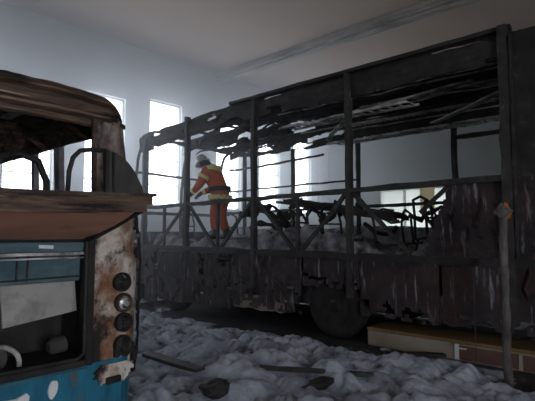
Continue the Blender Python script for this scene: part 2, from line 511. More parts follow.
# cantrail: the band over the windows, with a long slot burnt through it near the thick post
def cant(u, v):
    y = 1.5 + u * (YZ - 1.65)
    z1 = ZR - max(0, u - .62) * .38 + .03 * fb(y * 1.4, 3.3)
    z0 = 3.50 + .05 * fb(y * 1.1, 9.2) - max(0, u - .62) * .45
    x = X0 + .015 * fb(y * 2, v * 3) + (.10 * max(0, v - .75) / .25)
    return (x, y, z0 + (z1 - z0) * v)
def cant_keep(u, v):
    y = 1.5 + u * (YZ - 1.65)
    z = 3.5 + .38 * v
    if 1.82 < y < 2.46 and .74 < v < .90:
        return False
    if 4.95 < y < 5.35 and .70 < v < .84:
        return False
    if y > 6.2 and fb(y * 2.2, v * 2.0, 4.4) > .58:
        return False
    return not (v < .3 and fb(y * 1.7, 8.8, v) > .25 + v)
MB().plate(cant, 240, 30, (.035, 0, 0), cant_keep).build('cantrail', 'char', bus)
MB().bar((X0 + .05, 1.5, ZR + .015), (X0 + .05, 6.2, ZR), .09, .05, .018).build('roof_edge', 'char', bus)
def fcant(u, v):
    y = .2 + u * (YZ - .6)
    return (X1 + .02 * fb(y, v), y, 3.42 + .04 * fb(y * 1.5, 1.2) + (.44 - .1 * u) * v)
MB().plate(fcant, 160, 18, (.035, 0, 0), lambda u, v: not (u > .6 and v < .72 and fb(u * 12, v * 3, .7) > .12)).build('cantrail', 'char', bus)

# roof: sooty skin with burnt holes, hoops and lengthwise rails
def roofp(t, y, dz=0):
    x = X0 + .1 + (X1 - X0 - .2) * t
    return (x, y, ZR - .04 + .16 * (1 - (2 * t - 1) ** 4) + dz - max(0, y - 6.3) * .055)
def roof_fn(u, v):
    y = .2 + u * (YZ - .35)
    p = roofp(v, y)
    return (p[0], p[1], p[2] - .03 - .05 * abs(fb(p[0] * 1.5, y * 1.5)) - (max(0, u - .5) * .28 * abs(math.sin(v * 3.1 + y))))
def roof_keep(u, v):
    y = .2 + u * (YZ - .35)
    n = fb(y * .75, v * 4.5, 2.2, 3)
    return n < (.62 if u < .45 else .62 - (u - .45) * 1.0)
MB().plate(roof_fn, 170, 54, (0, 0, .025), roof_keep).build('roof_skin', 'char', bus)
for i in range(12):
    y = .35 + i * .79
    if y > YZ - .2:
        break
    pts = [roofp(t / 12, y, -.07) for t in range(13)]
    pts = [(x + .01 * fb(x, y), yy + .03 * fb(x * 2, y), z + .03 * fb(x * 1.3, y * 2)) for x, yy, z in pts]
    MB().tube(pts, .028, 6).build('roof_hoop', 'char', bus)
for i, (t, dz, w, m, ya, yb) in enumerate(((.12, -.13, .05, 'char', .3, 8.9), (.3, -.16, .05, 'ash_rail', .4, 5.6), (.5, -.12, .06, 'char', .3, 8.8), (.68, -.2, .05, 'ash_rail', .4, 4.6), (.85, -.22, .06, 'char', .3, 8.6))):
    a, b = roofp(t, ya, dz), roofp(t, yb, dz)
    MB().bar(a, b, w, w * .6, .05).build('roof_rail', m, bus)
# luggage racks under the roof, both sides: rails with thin slats
for (x, w, ya, yb, nm) in ((X1 - .33, .5, .4, 5.4, 'far'), (X0 + .45, .42, 2.9, 5.2, 'near')):
    rk = MB().bar((x - w / 2, ya, 3.33), (x - w / 2, yb, 3.30), .035, .035, .03).bar((x + w / 2, ya, 3.38), (x + w / 2, yb, 3.36), .03, .03, .03)
    y = ya
    while y < yb:
        rk.bar((x - w / 2, y, 3.33), (x + w / 2, y + .05, 3.37), .025, .02)
        y += .16
    rk.build('luggage_rack', 'ash_rail', bus)
for (x, z, ya, yb) in ((X1 - .06, 3.40, .5, 4.6), (X1 - .5, 3.60, .6, 4.9), (X0 + 1.2, 3.68, .6, 4.2)):
    pr = MB().bar((x, ya, z), (x, yb, z), .03, .02, .01)
    y = ya
    while y < yb:
        pr.box((x - .022, y, z - .022), (x + .006, y + .06, z + .012))
        y += .11
    pr.build('perforated_rail', 'ash_rail', bus)
for (t, dz, ya, yb) in ((.2, -.30, .5, 5.4), (.4, -.22, 1.0, 5.9), (.58, -.34, .5, 4.4), (.76, -.42, 1.2, 6.0), (.93, -.36, .5, 5.2)):
    MB().bar(roofp(t, ya, dz), roofp(t, yb, dz + .03), .035, .018, .03).build('roof_rail', 'ash_rail', bus)
MB().bar((X0 + .9, 1.6, 3.48), (X1 - .45, 3.3, 3.40), .10, .025, .03).bar((X0 + .5, 3.9, 3.42), (X1 - .7, 5.3, 3.36), .09, .025, .04).bar((X0 + .8, 2.2, 3.62), (X0 + 1.1, 5.2, 3.5), .05, .03, .04).build('fallen_duct', 'ash_rail', bus)
# melted strips hanging from the far half of the roof
for i in range(9):
    y = 5.3 + i * .4
    x = random.uniform(X0 + .3, X1 - .2)
    z = ZR - .1 - max(0, y - 6.3) * .055
    pts = [(x, y, z)]
    for k in range(6):
        q = pts[-1]
        pts.append((q[0] + random.uniform(-.12, .12), q[1] + random.uniform(-.02, .26), q[2] - random.uniform(.01, .07)))
    MB().tube(pts, .03, 6, radii=[.035, .03, .034, .025, .03, .02, .012]).build('melted_strip', 'char', bus)

# far end: leaning end frame of the bus
e = MB()
for x in (X0 + .02, X0 + 1.3, X1 - .02):
    pts = [(x, YZ - .42, 3.60), (x, YZ - .22, 3.5), (x, YZ - .08, 3.2), (x, YZ + .02, 2.6), (x, YZ + .05, 1.9), (x, YZ + .05, 1.0)]
    e.tube(pts, .035, 6)
e.bar((X0, YZ - .42, 3.60), (X1, YZ - .42, 3.60), .08, .06, .03).bar((X0, YZ + .05, 2.0), (X1, YZ + .05, 2.0), .06, .07, .02).bar((X0, YZ - .02, 2.9), (X1, YZ - .02, 2.86), .05, .05, .03)
e.build('end_frame', 'char_post', bus)
MB().plate(lambda u, v: (X0 + 2.5 * u, YZ + .06 + .02 * fb(u * 6, v * 4), .08 + 1.5 * v), 40, 24, (0, .03, 0), lambda u, v: fb(u * 5, v * 3, 1) < .35).build('end_panel', 'char_skirt', bus)

# floor, far lower wall, near skirt
MB().plate(lambda u, v: (X0 + .05 + 2.4 * v, .25 + u * (YZ - .3), 1.06 + .03 * fb(u * 20, v * 6)), 60, 16, (0, 0, .05)).build('bus_floor', 'char', bus)
MB().plate(lambda u, v: (X1 + .015 * fb(u * 22, v * 5), .2 + u * (YZ - .2), (.015 if u > .2 else .11) + (1.65 if u > .2 else 1.56) * v + .07 * fb(u * 14, 2) * v), 70, 12, (.03, 0, 0)).build('far_side_panel', 'foam_haze', bus)  # reaches the floor to block door light; near part raised to light the foam
def skirt(ya, yb, za, zb, m, keep=None, nm='skirt_panel', out=.02):
    nu, nv = max(4, int((yb - ya) / .045)), max(4, int((zb - za) / .045))
    MB().plate(lambda u, v: (X0 - out + .025 * fb((ya + u * (yb - ya)) * 3, (za + v * (zb - za)) * 3), ya + u * (yb - ya), za + v * (zb - za) + .04 * fb((ya + u * (yb - ya)) * 4, 3.1) * (1 - v)),
               nu, nv, (.035, 0, 0), keep).build(nm, m, bus)
def ragged(s):
    return lambda u, v: not (v < .45 and fb(u * 7, v * 5, s) > .12 + v * .5)
skirt(.25, 2.35, .42, ZF, 'char_skirt', lambda u, v: not (v < .2 and fb(u * 7, v * 5, 1) > .1))
skirt(2.40, 3.50, .40, ZF - .03, 'char_skirt', lambda u, v: not (v < .3 and fb(u * 7, v * 5, 2) > .15))
skirt(3.52, 4.50, .74, ZF - .03, 'char_skirt', ragged(4))
skirt(7.42, 8.33, .20, ZF - .03, 'char_skirt', ragged(7))
skirt(4.55, 6.1, .30, ZF - .03, 'char_skirt', ragged(3))
skirt(6.15, 7.4, .22, ZF - .03, 'char_skirt', lambda u, v: fb(u * 4, v * 3, 5) < .28)
skirt(8.35, 9.2, .12, ZF, 'char_skirt', lambda u, v: fb(u * 4, v * 3, 6) < .3)
skirt(4.95, 6.05, .27, .50, 'pale_skirt', nm='locker_door', out=0)
# closed dark bodywork at the right
def sidek(u, v):
    y, z = .25 + u * 2.6, ZF + v * .95
    return y < 2.25 + (2.1 - z) * .45 + .07 * fb(z * 4, y * 2)
MB().plate(lambda u, v: (X0 + .01 + .03 * fb(u * 7, v * 5), .25 + u * 2.6, ZF + v * .95), 90, 36, (.04, 0, 0), sidek).build('side_panel', 'char_skirt', bus)
MB().plate(lambda u, v: (X0 + .02 + .02 * fb(u * 4, v * 5), .2 + u * 1.33, 2.1 + v * 1.72), 20, 24, (.04, 0, 0)).build('side_panel', 'char', bus)
# under-floor machinery, seen dark between the skirts
u_ = MB()
u_.bar((X0 + .55, .4, .8), (X0 + .55, YZ - .2, .8), .12, .22, .02).bar((X1 - .55, .4, .8), (X1 - .55, YZ - .2, .8), .12, .22, .02)
for y in (.8, 2.2, 3.3, 4.6, 5.8, 6.9, 8.8):
    u_.bar((X0 + .1, y, .95), (X1 - .1, y, .95), .1, .14, .02)
u_.build('chassis', 'char', bus)
MB().lathe((X0 + .75, 5.1, .72), (0, 1, 0), [(0, .0), (0, .2), (.05, .26), (1.2, .26), (1.25, .2), (1.25, 0)]).build('fuel_tank', 'foam_haze', bus, smooth=True)
MB().box((X0 + .35, 6.4, .55), (X0 + 1.0, 7.1, 1.0)).wobble(.04).build('battery_box', 'foam_haze', bus, bevel=.02)
for k in range(5):
    y = 5.3 + k * .7
    pts = [(X0 - .03, y, ZF - .03), (X0 - .06, y + .06, 1.0), (X0 - .05, y - .25 + .1 * k, .78), (X0 - .03, y - .5, .62)]
    MB().tube(pts, .02, 6).build('loose_cable', 'char_post', bus)
# wheels
def wheel(x, y, side):
    r, w = .47, .28
    c = (x, y, r)
    a = (side, 0, 0)
    t = MB().lathe(c, a, [(-w / 2, .27), (-w / 2, r - .06), (-w / 2 + .03, r - .015), (-w / 2 + .06, r), (w / 2 - .06, r), (w / 2 - .03, r - .015), (w / 2, r - .06), (w / 2 - .01, .28), (w / 2 - .02, .27)], 40).build('wheel', 'tyre', bus, smooth=True)
    MB().lathe(c, a, [(-w / 2 + .01, .26), (w / 2 - .03, .268), (w / 2 - .015, .255), (w / 2 - .09, .22), (w / 2 - .10, .12), (w / 2 - .02, .10), (w / 2 - .01, .05), (w / 2 - .01, .0)], 28).build('rim', 'rim', t, smooth=True)
for y in (3.98, 7.85):
    wheel(X0 + .17, y, -1)
    wheel(X1 - .17, y, 1)
    MB().tube([(X0 + .3, y, .47), (X1 - .3, y, .47)], .07, 10).build('axle', 'char', bus)

# seat frames left standing inside
def seat_frame(x, y, z, s, rot):
    b = MB()
    ca, sa = math.cos(rot), math.sin(rot)
    def q(dx, dy, dz):
        w_ = .09 * dz
        return (x + s * (dx * ca - dy * sa) + w_ * fb(x * 3, y * 3, dz), y + s * (dx * sa + dy * ca) + 2.5 * w_ * fb(y * 2, x * 2, dz + 4), z + s * dz * (.86 + .2 * fb(x * 5, y * 5)))
    arch = [q(-.22, 0, .3), q(-.23, .02, .7), q(-.17, .05, .93), q(0, .06, 1.0), q(.17, .05, .93), q(.23, .02, .7), q(.22, 0, .3)]
    b.tube(arch, .022 * s, 6)
    for dx in (-.22, .22):
        b.tube([q(dx, 0, .3), q(dx, -.45, .36)], .02 * s, 6)
        b.tube([q(dx, -.05, .32), q(dx, -.02, 0)], .02 * s, 6)
        b.tube([q(dx, -.42, .36), q(dx, -.35, 0)], .02 * s, 6)
    b.tube([q(-.22, -.45, .36), q(.22, -.45, .36)], .02 * s, 6)
    b.tube([q(-.23, .02, .65), q(.23, .02, .65)], .016 * s, 6)
    b.build('seat_frame', 'char', bus)
for (x, y, z, s, r) in ((6.35, 2.75, 1.15, .95, .2), (6.9, 3.1, 1.15, 1, -.3), (6.3, 3.55, 1.12, .9, .5), (7.5, 3.6, 1.1, 1, .1), (6.5, 4.5, 1.12, 1, -.2), (7.3, 4.6, 1.1, 1, .6),
                        (6.6, 5.3, 1.12, 1.15, .25), (7.6, 5.6, 1.1, 1.05, 0), (7.4, 2.3, 1.1, 1, -.4), (6.4, 2.35, 1.15, .9, .9), (7.7, 8.2, 1.1, 1, 0), (6.9, 8.7, 1.1, .95, .2)):
    seat_frame(x, y, z, s, r)
# twisted tubes and handrails collapsed between the seats
rt_ = random.Random(21)
for i in range(16):
    y = 3.3 + 3.2 * i / 15 + rt_.uniform(-.15, .15)
    x = rt_.uniform(X0 + .5, X1 - .5)
    z = rt_.uniform(1.55, 2.0)
    a = rt_.uniform(0, 3.14)
    L = rt_.uniform(.5, 1.1)
    pts = []
    for k in range(7):
        t = k / 6 - .5
        pts.append((x + L * t * math.cos(a) * .7 + .05 * fb(k * .5, i), y + L * t * math.sin(a) + .06 * fb(i, k * .5), z + L * t * rt_.choice((-.35, .35, .2)) * .3 + .22 * fb(k * .35, i * 2.1)))
    MB().tube(pts, .022 if i % 3 else .04, 6).build('bent_tube', 'char', bus)
MB().plate(lambda u, v: (6.2 + .5 * v, 5.5 + .9 * u, 1.62 + .42 * math.sin(u * 2.6) + .08 * fb(u * 4, v * 3)), 16, 8, (0, 0, .04), lambda u, v: fb(u * 4, v * 4, 3) < .3).build('buckled_panel', 'char', bus)
# hanging half-melted trim below the waist at the right
for (y, z, l) in ((2.15, 2.0, .45), (1.85, 1.95, .5), (2.0, 1.6, .35), (1.25, 1.55, .3), (1.4, 1.2, .4)):
    pts = [(X0 - .02, y, z), (X0 - .05, y - .03, z - l * .3), (X0 - .05, y + .03, z - l * .7), (X0 - .03, y, z - l)]
    MB().tube(pts, .02, 6, radii=[.006, .012, .014, .005]).build('melted_trim', 'char_skirt', bus)

# charred heaps and foam on the bus floor
def heap(x, y):
    return 1.13 + .30 * max(0, fb(x * 1.3, y * 1.1, 7.7) + .55) + .10 * fb(x * 4, y * 4, 1.1) + .18 * math.exp(-((y - 7.2) ** 2) / 1.2) + .12 * math.exp(-((y - 4.4) ** 2) / 1.2)
def heap_fn(u, v):
    x, y = X0 + .12 + 2.2 * v, 2.2 + 6.9 * u
    z = heap(x, y)
    k_ = max(0, 1 - math.hypot(x - 6.40, y - 7.14) / .6)
    z += (1.40 - z) * min(1, 2 * k_)
    ed = min(v, 1 - v, u, 1 - u) / .06
    return (x, y, 1.115 + (z - 1.115) * max(.05, min(1, ed)))
tag(MB().plate(heap_fn, 110, 36, (0, 0, -.004)).build('charred_debris', 'debris', smooth=True), 'grey charred debris and foam heaped on the floor of the long bus', 'debris', kind='stuff')
rk = MB().plate(lambda u, v: (6.55 + .5 * v, 3.4 + 2.2 * u, 1.72 + .36 * u + .05 * fb(u * 4, v) + .04 * math.sin(v * 3.14)), 24, 6, (0, 0, .07)).bar((6.5, 3.3, 1.72), (6.5, 5.7, 2.1), .05, .05, .04)
tag(rk.build('fallen_rack', 'char'), 'charred rack panel fallen aslant across the seat frames of the long bus', 'rack')

# ---------------------------------------------------------------- the coach on the left, seen from behind
EY = 3.36
LX0, LX1 = -0.36, 2.16
LYF = 11.2
cb = thing('blue_coach', 'burnt blue coach on the left seen from behind, rusted roof and raised rear hatch', 'bus', (0.9, 7.2, 0))
def right_edge(z):
    pts = [(.2, 2.125), (.35, 2.135), (.6, 2.165), (1.0, 2.175), (1.3, 2.18), (1.8, 2.12), (2.1, 2.065), (2.35, 2.03), (2.6, 1.98)]
    for (za, xa), (zb, xb) in zip(pts, pts[1:]):
        if z <= zb:
            return xa + (xb - xa) * max(0, (z - za) / (zb - za))
    return pts[-1][1]
def left_edge(z):
    return 1.8 - right_edge(z)
# rear roof edge: rolled rusty band with two lips, falling away at the corners
prof = [(.55, .30), (.35, .285), (.16, .262), (.05, .235), (.005, .205), (-.02, .185), (-.022, .17), (.035, .155), (.045, .13), (.045, .095), (.02, .08), (-.03, .065), (-.032, .045), (.02, .03), (.03, .0), (.06, -.01)]
rows = []
for i in range(61):
    x = -.22 + (2.02 + .22) * i / 60
    edge = min(x + .22, 2.02 - x)
    k = 1.12 * (1 - max(0, (.24 - edge) / .24) ** 2.4 * .62)
    push = max(0, (.22 - edge) / .22) ** 2 * .12
    n = .018 * fb(x * 3, 1.7)
    rows.append([(x, EY + dy + push + .008 * fb(x * 5, dz * 9), 2.345 + dz * k * (.99 + .05 * fb(x * 1.4, 5)) + n * (1 if dz > .1 else .4)) for dy, dz in prof])
MB().grid(rows).build('roof_edge', 'rust', cb)
# dark corner cap hanging over the pillar
MB().plate(lambda u, v: (1.70 + .325 * u, EY - .012 + .07 * u ** 3 + .006 * fb(u * 8, v * 5), 2.375 + .035 * v - .02 * u + .02 * fb(u * 9, 3) * (1 - v)), 18, 4, (0, .02, 0)).build('corner_trim', 'rust_dark', cb)
# roof skin over the length, ragged inside, and hoops
def lroof(u, v):
    x = -.2 + 2.2 * v
    y = EY + .5 + u * (LYF - EY - .5)
    return (x, y, 2.42 + .2 * (1 - (2 * v - 1) ** 4) + .02 * fb(x * 3, y * 2))
MB().plate(lroof, 60, 20, (0, 0, .025)).build('roof_skin', 'rust', cb)
for i in range(9):
    y = EY + .65 + i * .85
    pts = [(-.2 + 2.2 * t / 12, y + .02 * fb(t, i), 2.36 + .2 * (1 - (2 * t / 12 - 1) ** 4)) for t in range(13)]
    MB().tube(pts, .028, 6).build('roof_hoop', 'rust', cb)
for i, (x, z) in enumerate(((.1, 2.50), (.45, 2.53), (.8, 2.54), (1.15, 2.53), (1.45, 2.51), (1.75, 2.45))):
    MB().bar((x, EY + .2, z), (x, LYF - .3, z), .06, .03, .02).build('roof_rail', 'ash_rail' if i in (2, 4) else 'rust_dark', cb)
for i in range(5):
    x, y = .5 + i * .28, EY + .9 + .5 * (i % 3)
    MB().plate(lambda u, v: (x + .16 * v, y + u * .7, 2.46 - .12 * math.sin(u * 3) * (.4 + v) + .03 * fb(u * 5, v * 5, i)), 10, 5, (0, 0, .012)).build('peeling_lining', 'rust', cb)
# side walls with window openings
def side(xf, sgn):
    nm = 'side_panel'
    MB().plate(lambda u, v: (xf(.3 + 1.45 * v), EY + .16 + u * (LYF - EY - .16), .3 + 1.45 * v), 50, 14, (-.03 * sgn, 0, 0)).build(nm, 'blue', cb)
    MB().plate(lambda u, v: (xf(2.36 + .12 * v), EY + .1 + u * (LYF - EY - .1), 2.36 + .12 * v + .012 * fb(u * 20, 1)), 50, 3, (-.03 * sgn, 0, 0)).build('cantrail', 'rust_dark', cb)
    for y in (EY + .46, 4.66, 5.24, 6.6, 8.0, 9.4, 10.7):
        w = .09 if y < 5 else .06
        MB().bar((xf(2.0) - .02 * sgn, y, 1.72), (xf(2.2) - .02 * sgn, y, 2.40), .05, w * 1.3, .006, up=(0, 1, 0)).build('side_post', 'foam_haze', cb)  # posts paled, smoke haze put into their colour
side(right_edge, 1)
side(left_edge, -1)
MB().box((LX0 + .1, EY + .55, .55), (LX1 - .1, LYF - .1, .62)).build('cabin_floor', 'char', cb)
MB().plate(lambda u, v: (-.25 + 2.3 * u, LYF + .02, .4 + 1.3 * v), 10, 6, (0, .03, 0)).build('front_panel', 'blue', cb)
for x in (-.15, .9, 1.95):
    MB().bar((x, LYF, 1.7), (x, LYF - .15, 2.45), .06, .06, .01, up=(0, 1, 0)).build('front_post', 'char', cb)
# rear corner pillars wrapping round the corner
def pillar(x_in, edge, sgn, z0, z1, m, nm):
    def fn(u, v):
        z = z0 + (z1 - z0) * v
        e = edge(z)
        t = u * 1.35
        if t < 1:
            x, y = x_in + (e - x_in) * t, EY + .10 * max(0, (t - .55) / .45) ** 2
        else:
            x, y = e + .01 * sgn * (t - 1), EY + .10 + (t - 1) * .55
        return (x, y + .006 * fb(u * 6, z * 5), z)
    return MB().plate(fn, 22, max(4, int((z1 - z0) / .06)), (0, .02, 0)).build(nm, m, cb, smooth=False)
pillar(1.745, right_edge, 1, 1.74, 2.40, 'pillar_up', 'window_pillar')
pillar(1.745, right_edge, 1, .49, 1.74, 'pillar', 'corner_panel')
pillar(.055, left_edge, -1, 1.74, 2.40, 'pillar_up', 'window_pillar')
pillar(.055, left_edge, -1, .49, 1.74, 'pillar', 'corner_panel')
# sooty torn edge along the corner
def torn(u, v):
    z = .42 + 1.40 * v
    e = right_edge(z)
    return (e - .055 + .075 * u + .012 * fb(z * 9, u), EY + .008 + .05 * u ** 2 + .008 * fb(z * 8, u * 3, 2), z)
MB().plate(torn, 8, 50, (0, .03, 0), lambda u, v: u > .45 + .8 * fb(v * 16, 3.3) - (.25 if v > .8 else 0)).build('torn_edge', 'char', cb)
# window frame strips, cross rail
MB().bar((1.735, EY - .008, 1.80), (1.725, EY - .008, 2.37), .03, .03, .004, up=(0, 1, 0)).build('window_trim', 'rust_dark', cb)
MB().box((.05, EY, 1.50), (1.75, EY + .06, 1.80)).build('rear_rail', 'rust_dark', cb, bevel=.01)
# engine bay opening: black frame, recess, boards
fr = MB()
OX0, OX1, OZ0, OZ1 = .10, 1.70, .60, 1.455
ring_o = [(OX0 - .05, OZ0 - .03), (OX1 + .05, OZ0 - .03), (OX1 + .05, OZ1 + .05), (OX0 - .05, OZ1 + .05)]
fr.box((OX1, EY - .025, OZ0 - .05), (OX1 + .055, EY + .10, OZ1 + .05))
fr.box((OX0 - .055, EY - .025, OZ0 - .05), (OX0, EY + .10, OZ1 + .05))
fr.box((OX0, EY - .025, OZ0 - .05), (OX1, EY + .10, OZ0))
fr.box((OX0, EY + .0, OZ1), (OX1, EY + .10, OZ1 + .05))
fr.build('opening_frame', 'black', cb, bevel=.008)
MB().tube([(OX0, EY - .012, OZ1), (OX0, EY - .015, OZ0 + .06), (OX0 + .06, EY - .015, OZ0 + .01), (OX1 - .06, EY - .015, OZ0 + .01), (OX1 - .012, EY - .015, OZ0 + .05), (OX1 - .01, EY - .012, OZ1)], .016, 8).build('rubber_seal', 'black', cb)
MB().box((OX0, EY + .03, 1.375), (OX1, EY + .09, 1.45)).build('inner_rail', 'blue_pale', cb, bevel=.008)
MB().bar((OX0, EY + .02, 1.365), (OX1, EY + .02, 1.365), .03, .022, .006).bar((OX0, EY + .03, 1.335), (OX1, EY + .03, 1.335), .02, .012, .004).build('hinge_rail', 'ash_rail', cb)
MB().box((1.36, EY + .012, 1.405), (1.45, EY + .03, 1.43)).wobble(.01, 9).build('latch', 'logo', cb)
ip = MB().box((OX0, EY + .10, 1.16), (OX1, EY + .13, 1.37)).build('inner_panel', 'blue_pale', cb, bevel=.006)
MB().bar((OX0, EY + .095, 1.175), (OX1, EY + .095, 1.195), .014, .012, .002).build('panel_seam', 'black', ip)
for x in (1.315, 1.245):
    MB().bar((x, EY + .095, 1.18), (x + .005, EY + .095, 1.36), .012, .008, up=(0, 1, 0)).build('panel_seam', 'black', ip)
MB().plate(lambda u, v: (1.21 + .53 * u - .03 * v, EY + .20 + .06 * v * 0 + .02 * u, .86 + .30 * v + .06 * u), 12, 8, (0, .02, 0)).build('backing_board', 'board', cb)
MB().plate(lambda u, v: (OX0 - .05 + 1.17 * u - .06 * v, EY + .22, .84 + .32 * v), 12, 8, (0, .02, 0)).build('backing_board', 'soot_panel', cb)
MB().box((OX0 - .04, EY + .50, .55), (OX1 + .05, EY + .54, 1.4)).build('bay_bulkhead', 'black', cb)
MB().box((OX0 - .04, EY + .08, .57), (OX1 + .05, EY + .5, .60)).build('bay_floor', 'char', cb)
MB().box((OX1 + .055, EY + .1, .57), (OX1 + .075, EY + .5, 1.4)).build('bay_side', 'black', cb)
MB().box((OX0 - .075, EY + .1, .57), (OX0 - .055, EY + .5, 1.4)).build('bay_side', 'black', cb)
pts = [(1.08 + .15 * math.cos(t) + .06, EY + .10, .63 + .13 * math.sin(t)) for t in [math.pi * (1.05 - k / 12 * 1.1) for k in range(13)]]
MB().tube(pts, .018, 8).build('hose', 'ash_rail', cb, smooth=True)
MB().lathe((1.15, EY + .18, .66), (0, 1, 0), [(0, 0), (0, .09), (.03, .1), (.2, .1), (.2, 0)]).build('pump', 'soot_panel', cb)
MB().lathe((1.52, EY + .2, .68), (1, 0, .1), [(0, 0), (0, .04), (.03, .06), (.12, .06), (.12, 0)]).build('pump', 'soot_panel', cb)
# lower blue panel
def lowp(u, v):
    z = .16 + .40 * v
    x = left_edge(z) + .06 + (right_edge(z) - left_edge(z) - .06) * u
    rr = max(0, (x - 1.98) / .16)
    return (x, EY - .008 + .1 * rr ** 2 + .03 * (1 - v), z)
MB().plate(lowp, 40, 10, (0, .025, 0)).build('rear_panel', 'blue', cb)
MB().bar((LX0 + .1, EY - .012, .535), (1.72, EY - .012, .535), .012, .008, .002).build('panel_seam', 'blue_pale', cb)
MB().box((LX0 + .15, EY + .1, .12), (LX1 - .2, EY + .2, .3)).build('bumper_beam', 'char', cb)
# flaking white letters on the blue panel
def blob(pts, name):
    b = MB()
    vs = [b.bm.verts.new((x, EY - .014, z)) for x, z in pts]
    f = b.bm.faces.new(vs)
    r_ = bmesh.ops.extrude_face_region(b.bm, geom=[f])
    bmesh.ops.translate(b.bm, verts=[v for v in r_['geom'] if isinstance(v, bmesh.types.BMVert)], vec=(0, .02, 0))
    b.build(name, 'logo', cb)
def oval(cx, cz, a, b_, tilt=0, n=18, k=.12):
    o = []
    for i in range(n):
        t = 2 * math.pi * i / n
        x, z = a * math.cos(t), b_ * math.sin(t) * (1 + k * math.sin(3 * t))
        o.append((cx + x * math.cos(tilt) - z * math.sin(tilt), cz + x * math.sin(tilt) + z * math.cos(tilt)))
    return o
blob(oval(1.475, .44, .032, .062, -.15), 'letter')
blob([(1.02, .31), (1.10, .40), (1.16, .435), (1.24, .43), (1.30, .455), (1.32, .43), (1.31, .36), (1.33, .28), (1.28, .27), (1.265, .38), (1.2, .385), (1.17, .3), (1.13, .3), (1.14, .38), (1.08, .33)], 'letter')
blob(oval(.80, .37, .10, .05, .2), 'letter')
# lamps down the right corner
for i, (x, z) in enumerate(((1.985, 1.135), (2.0, .975), (2.005, .825), (2.0, .655))):
    m = 'lampglass' if i == 1 else 'lampburnt'
    y = EY - .012
    hsg = MB().lathe((x, y, z), (0.12, -1, 0), [(-.03, .074), (.02, .074), (.032, .066), (.026, .058), (-.02, .055)], 26).build('lamp_rim', 'black' if i != 1 else 'rust_dark', cb, smooth=True)
    if i == 1:
        MB().lathe((x, y, z), (0.12, -1, 0), [(-.02, .056), (.012, .054), (.026, .036), (.03, 0)], 22).build('lamp_lens', m, hsg, smooth=True)
    else:
        MB().lathe((x, y, z), (0.12, -1, 0), [(-.02, .056), (.0, .05), (.012, .03), (.0, .018), (.018, .0)], 22).wobble(.012, 14).build('lamp_lens', m, hsg)
    if i == 3:
        MB().plate(lambda u, v: (1.93 + .2 * u, EY - .03 + .012 * fb(u * 5, v * 5, 3) + .10 * max(0, u - .5), .57 + .08 * v + .03 * fb(u * 6, 2)), 12, 5, (0, .03, 0)).build('melted_bezel', 'black', cb)
# bare rusty patch and number lamp under the corner
def patch(u, v):
    return (1.72 + .38 * u, EY - .024 + .02 * max(0, u - .7), .37 + .16 * v)
MB().plate(patch, 24, 12, (0, .012, 0), lambda u, v: ((u - .55) / .46) ** 2 + ((v - .62) / .60) ** 2 + .5 * fb(u * 5, v * 4, 6) < .8).build('bare_patch', 'pillar', cb)
MB().box((1.86, EY - .05, .385), (1.98, EY - .01, .435)).wobble(.006, 20).build('number_lamp', 'black', cb, bevel=.008)
# raised hatch: panel tilted up and out of the opening
hatch_a, hatch_b = (EY - .01, 1.47), (2.58, 1.665)
hd = thing('hatch', None, None, (0, 0, 0))
hd.parent = cb
hd.location = (-Vector(cb.location)) + Vector((.9, EY, 1.47))
def hb(mb, name, m, **k):
    return mb.build(name, m, hd, **k)
def hatchp(u, v, off=0):
    y = hatch_a[0] + (hatch_b[0] - hatch_a[0]) * v
    z = hatch_a[1] + (hatch_b[1] - hatch_a[1]) * v - .02 * math.sin(v * math.pi)
    return (.08 + (1.655 - .08) * u, y, z + off - .055 * (1 - u) * v + .004 * fb(u * 6, v * 4))
hb(MB().plate(lambda u, v: hatchp(u, v), 24, 12, (0, 0, .012)), 'hatch_lining', 'under')
hb(MB().plate(lambda u, v: hatchp(u, v, .02), 24, 12, (0, 0, .02)), 'hatch_skin', 'blue')
hb(MB().bar((.05, 2.575, 1.61), (1.67, 2.575, 1.668), .05, .05, .006).bar((.05, 2.575, 1.66), (1.72, 2.565, 1.718), .02, .065, .008), 'hatch_lip', 'rust')
hb(MB().bar((.05, 2.56, 1.692), (1.735, 2.56, 1.752), .05, .02, .01), 'lip_flange', 'rust_dark')
hb(MB().bar((1.66, 2.575, 1.675), (1.70, EY - .02, 1.47), .035, .05, .006), 'hatch_side', 'black')
# seats seen through the rear window
for (x, y, zt) in ((1.46, 4.05, 2.17), (1.0, 4.1, 2.15), (.65, 4.9, 2.18), (1.25, 6.1, 2.15), (.6, 6.2, 2.15), (.1, 4.9, 2.16), (1.7, 7.2, 2.1)):
    pts = [(x - .22, y, .9), (x - .22, y + .02, zt - .22), (x - .15, y + .03, zt - .05), (x, y + .04, zt), (x + .15, y + .03, zt - .05), (x + .22, y + .02, zt - .22), (x + .22, y, .9)]
    MB().tube(pts, .03, 8).tube([(x - .22, y, .9), (x + .22, y, .9)], .025, 6).tube([(x - .22, y, .9), (x - .22, y, .6)], .025, 6).tube([(x + .22, y, .9), (x + .22, y, .6)], .025, 6).build('seat_frame', 'black', cb)
# wheels, burnt down
for y in (4.9, 9.6):
    for x, s in ((LX1 - .16, 1), (LX0 + .16, -1)):
        t = MB().lathe((x, y, .36), (s, 0, 0), [(-.13, .22), (-.13, .33), (-.1, .36), (.1, .36), (.13, .33), (.13, .22)], 32).build('wheel', 'tyre', cb, smooth=True)
        MB().lathe((x, y, .36), (s, 0, 0), [(-.12, .225), (.11, .225), (.06, .18), (.06, .05), (.09, 0)], 24).build('rim', 'rim', t, smooth=True)
    MB().tube([(LX0 + .2, y, .36), (LX1 - .2, y, .36)], .06, 8).build('axle', 'char', cb)

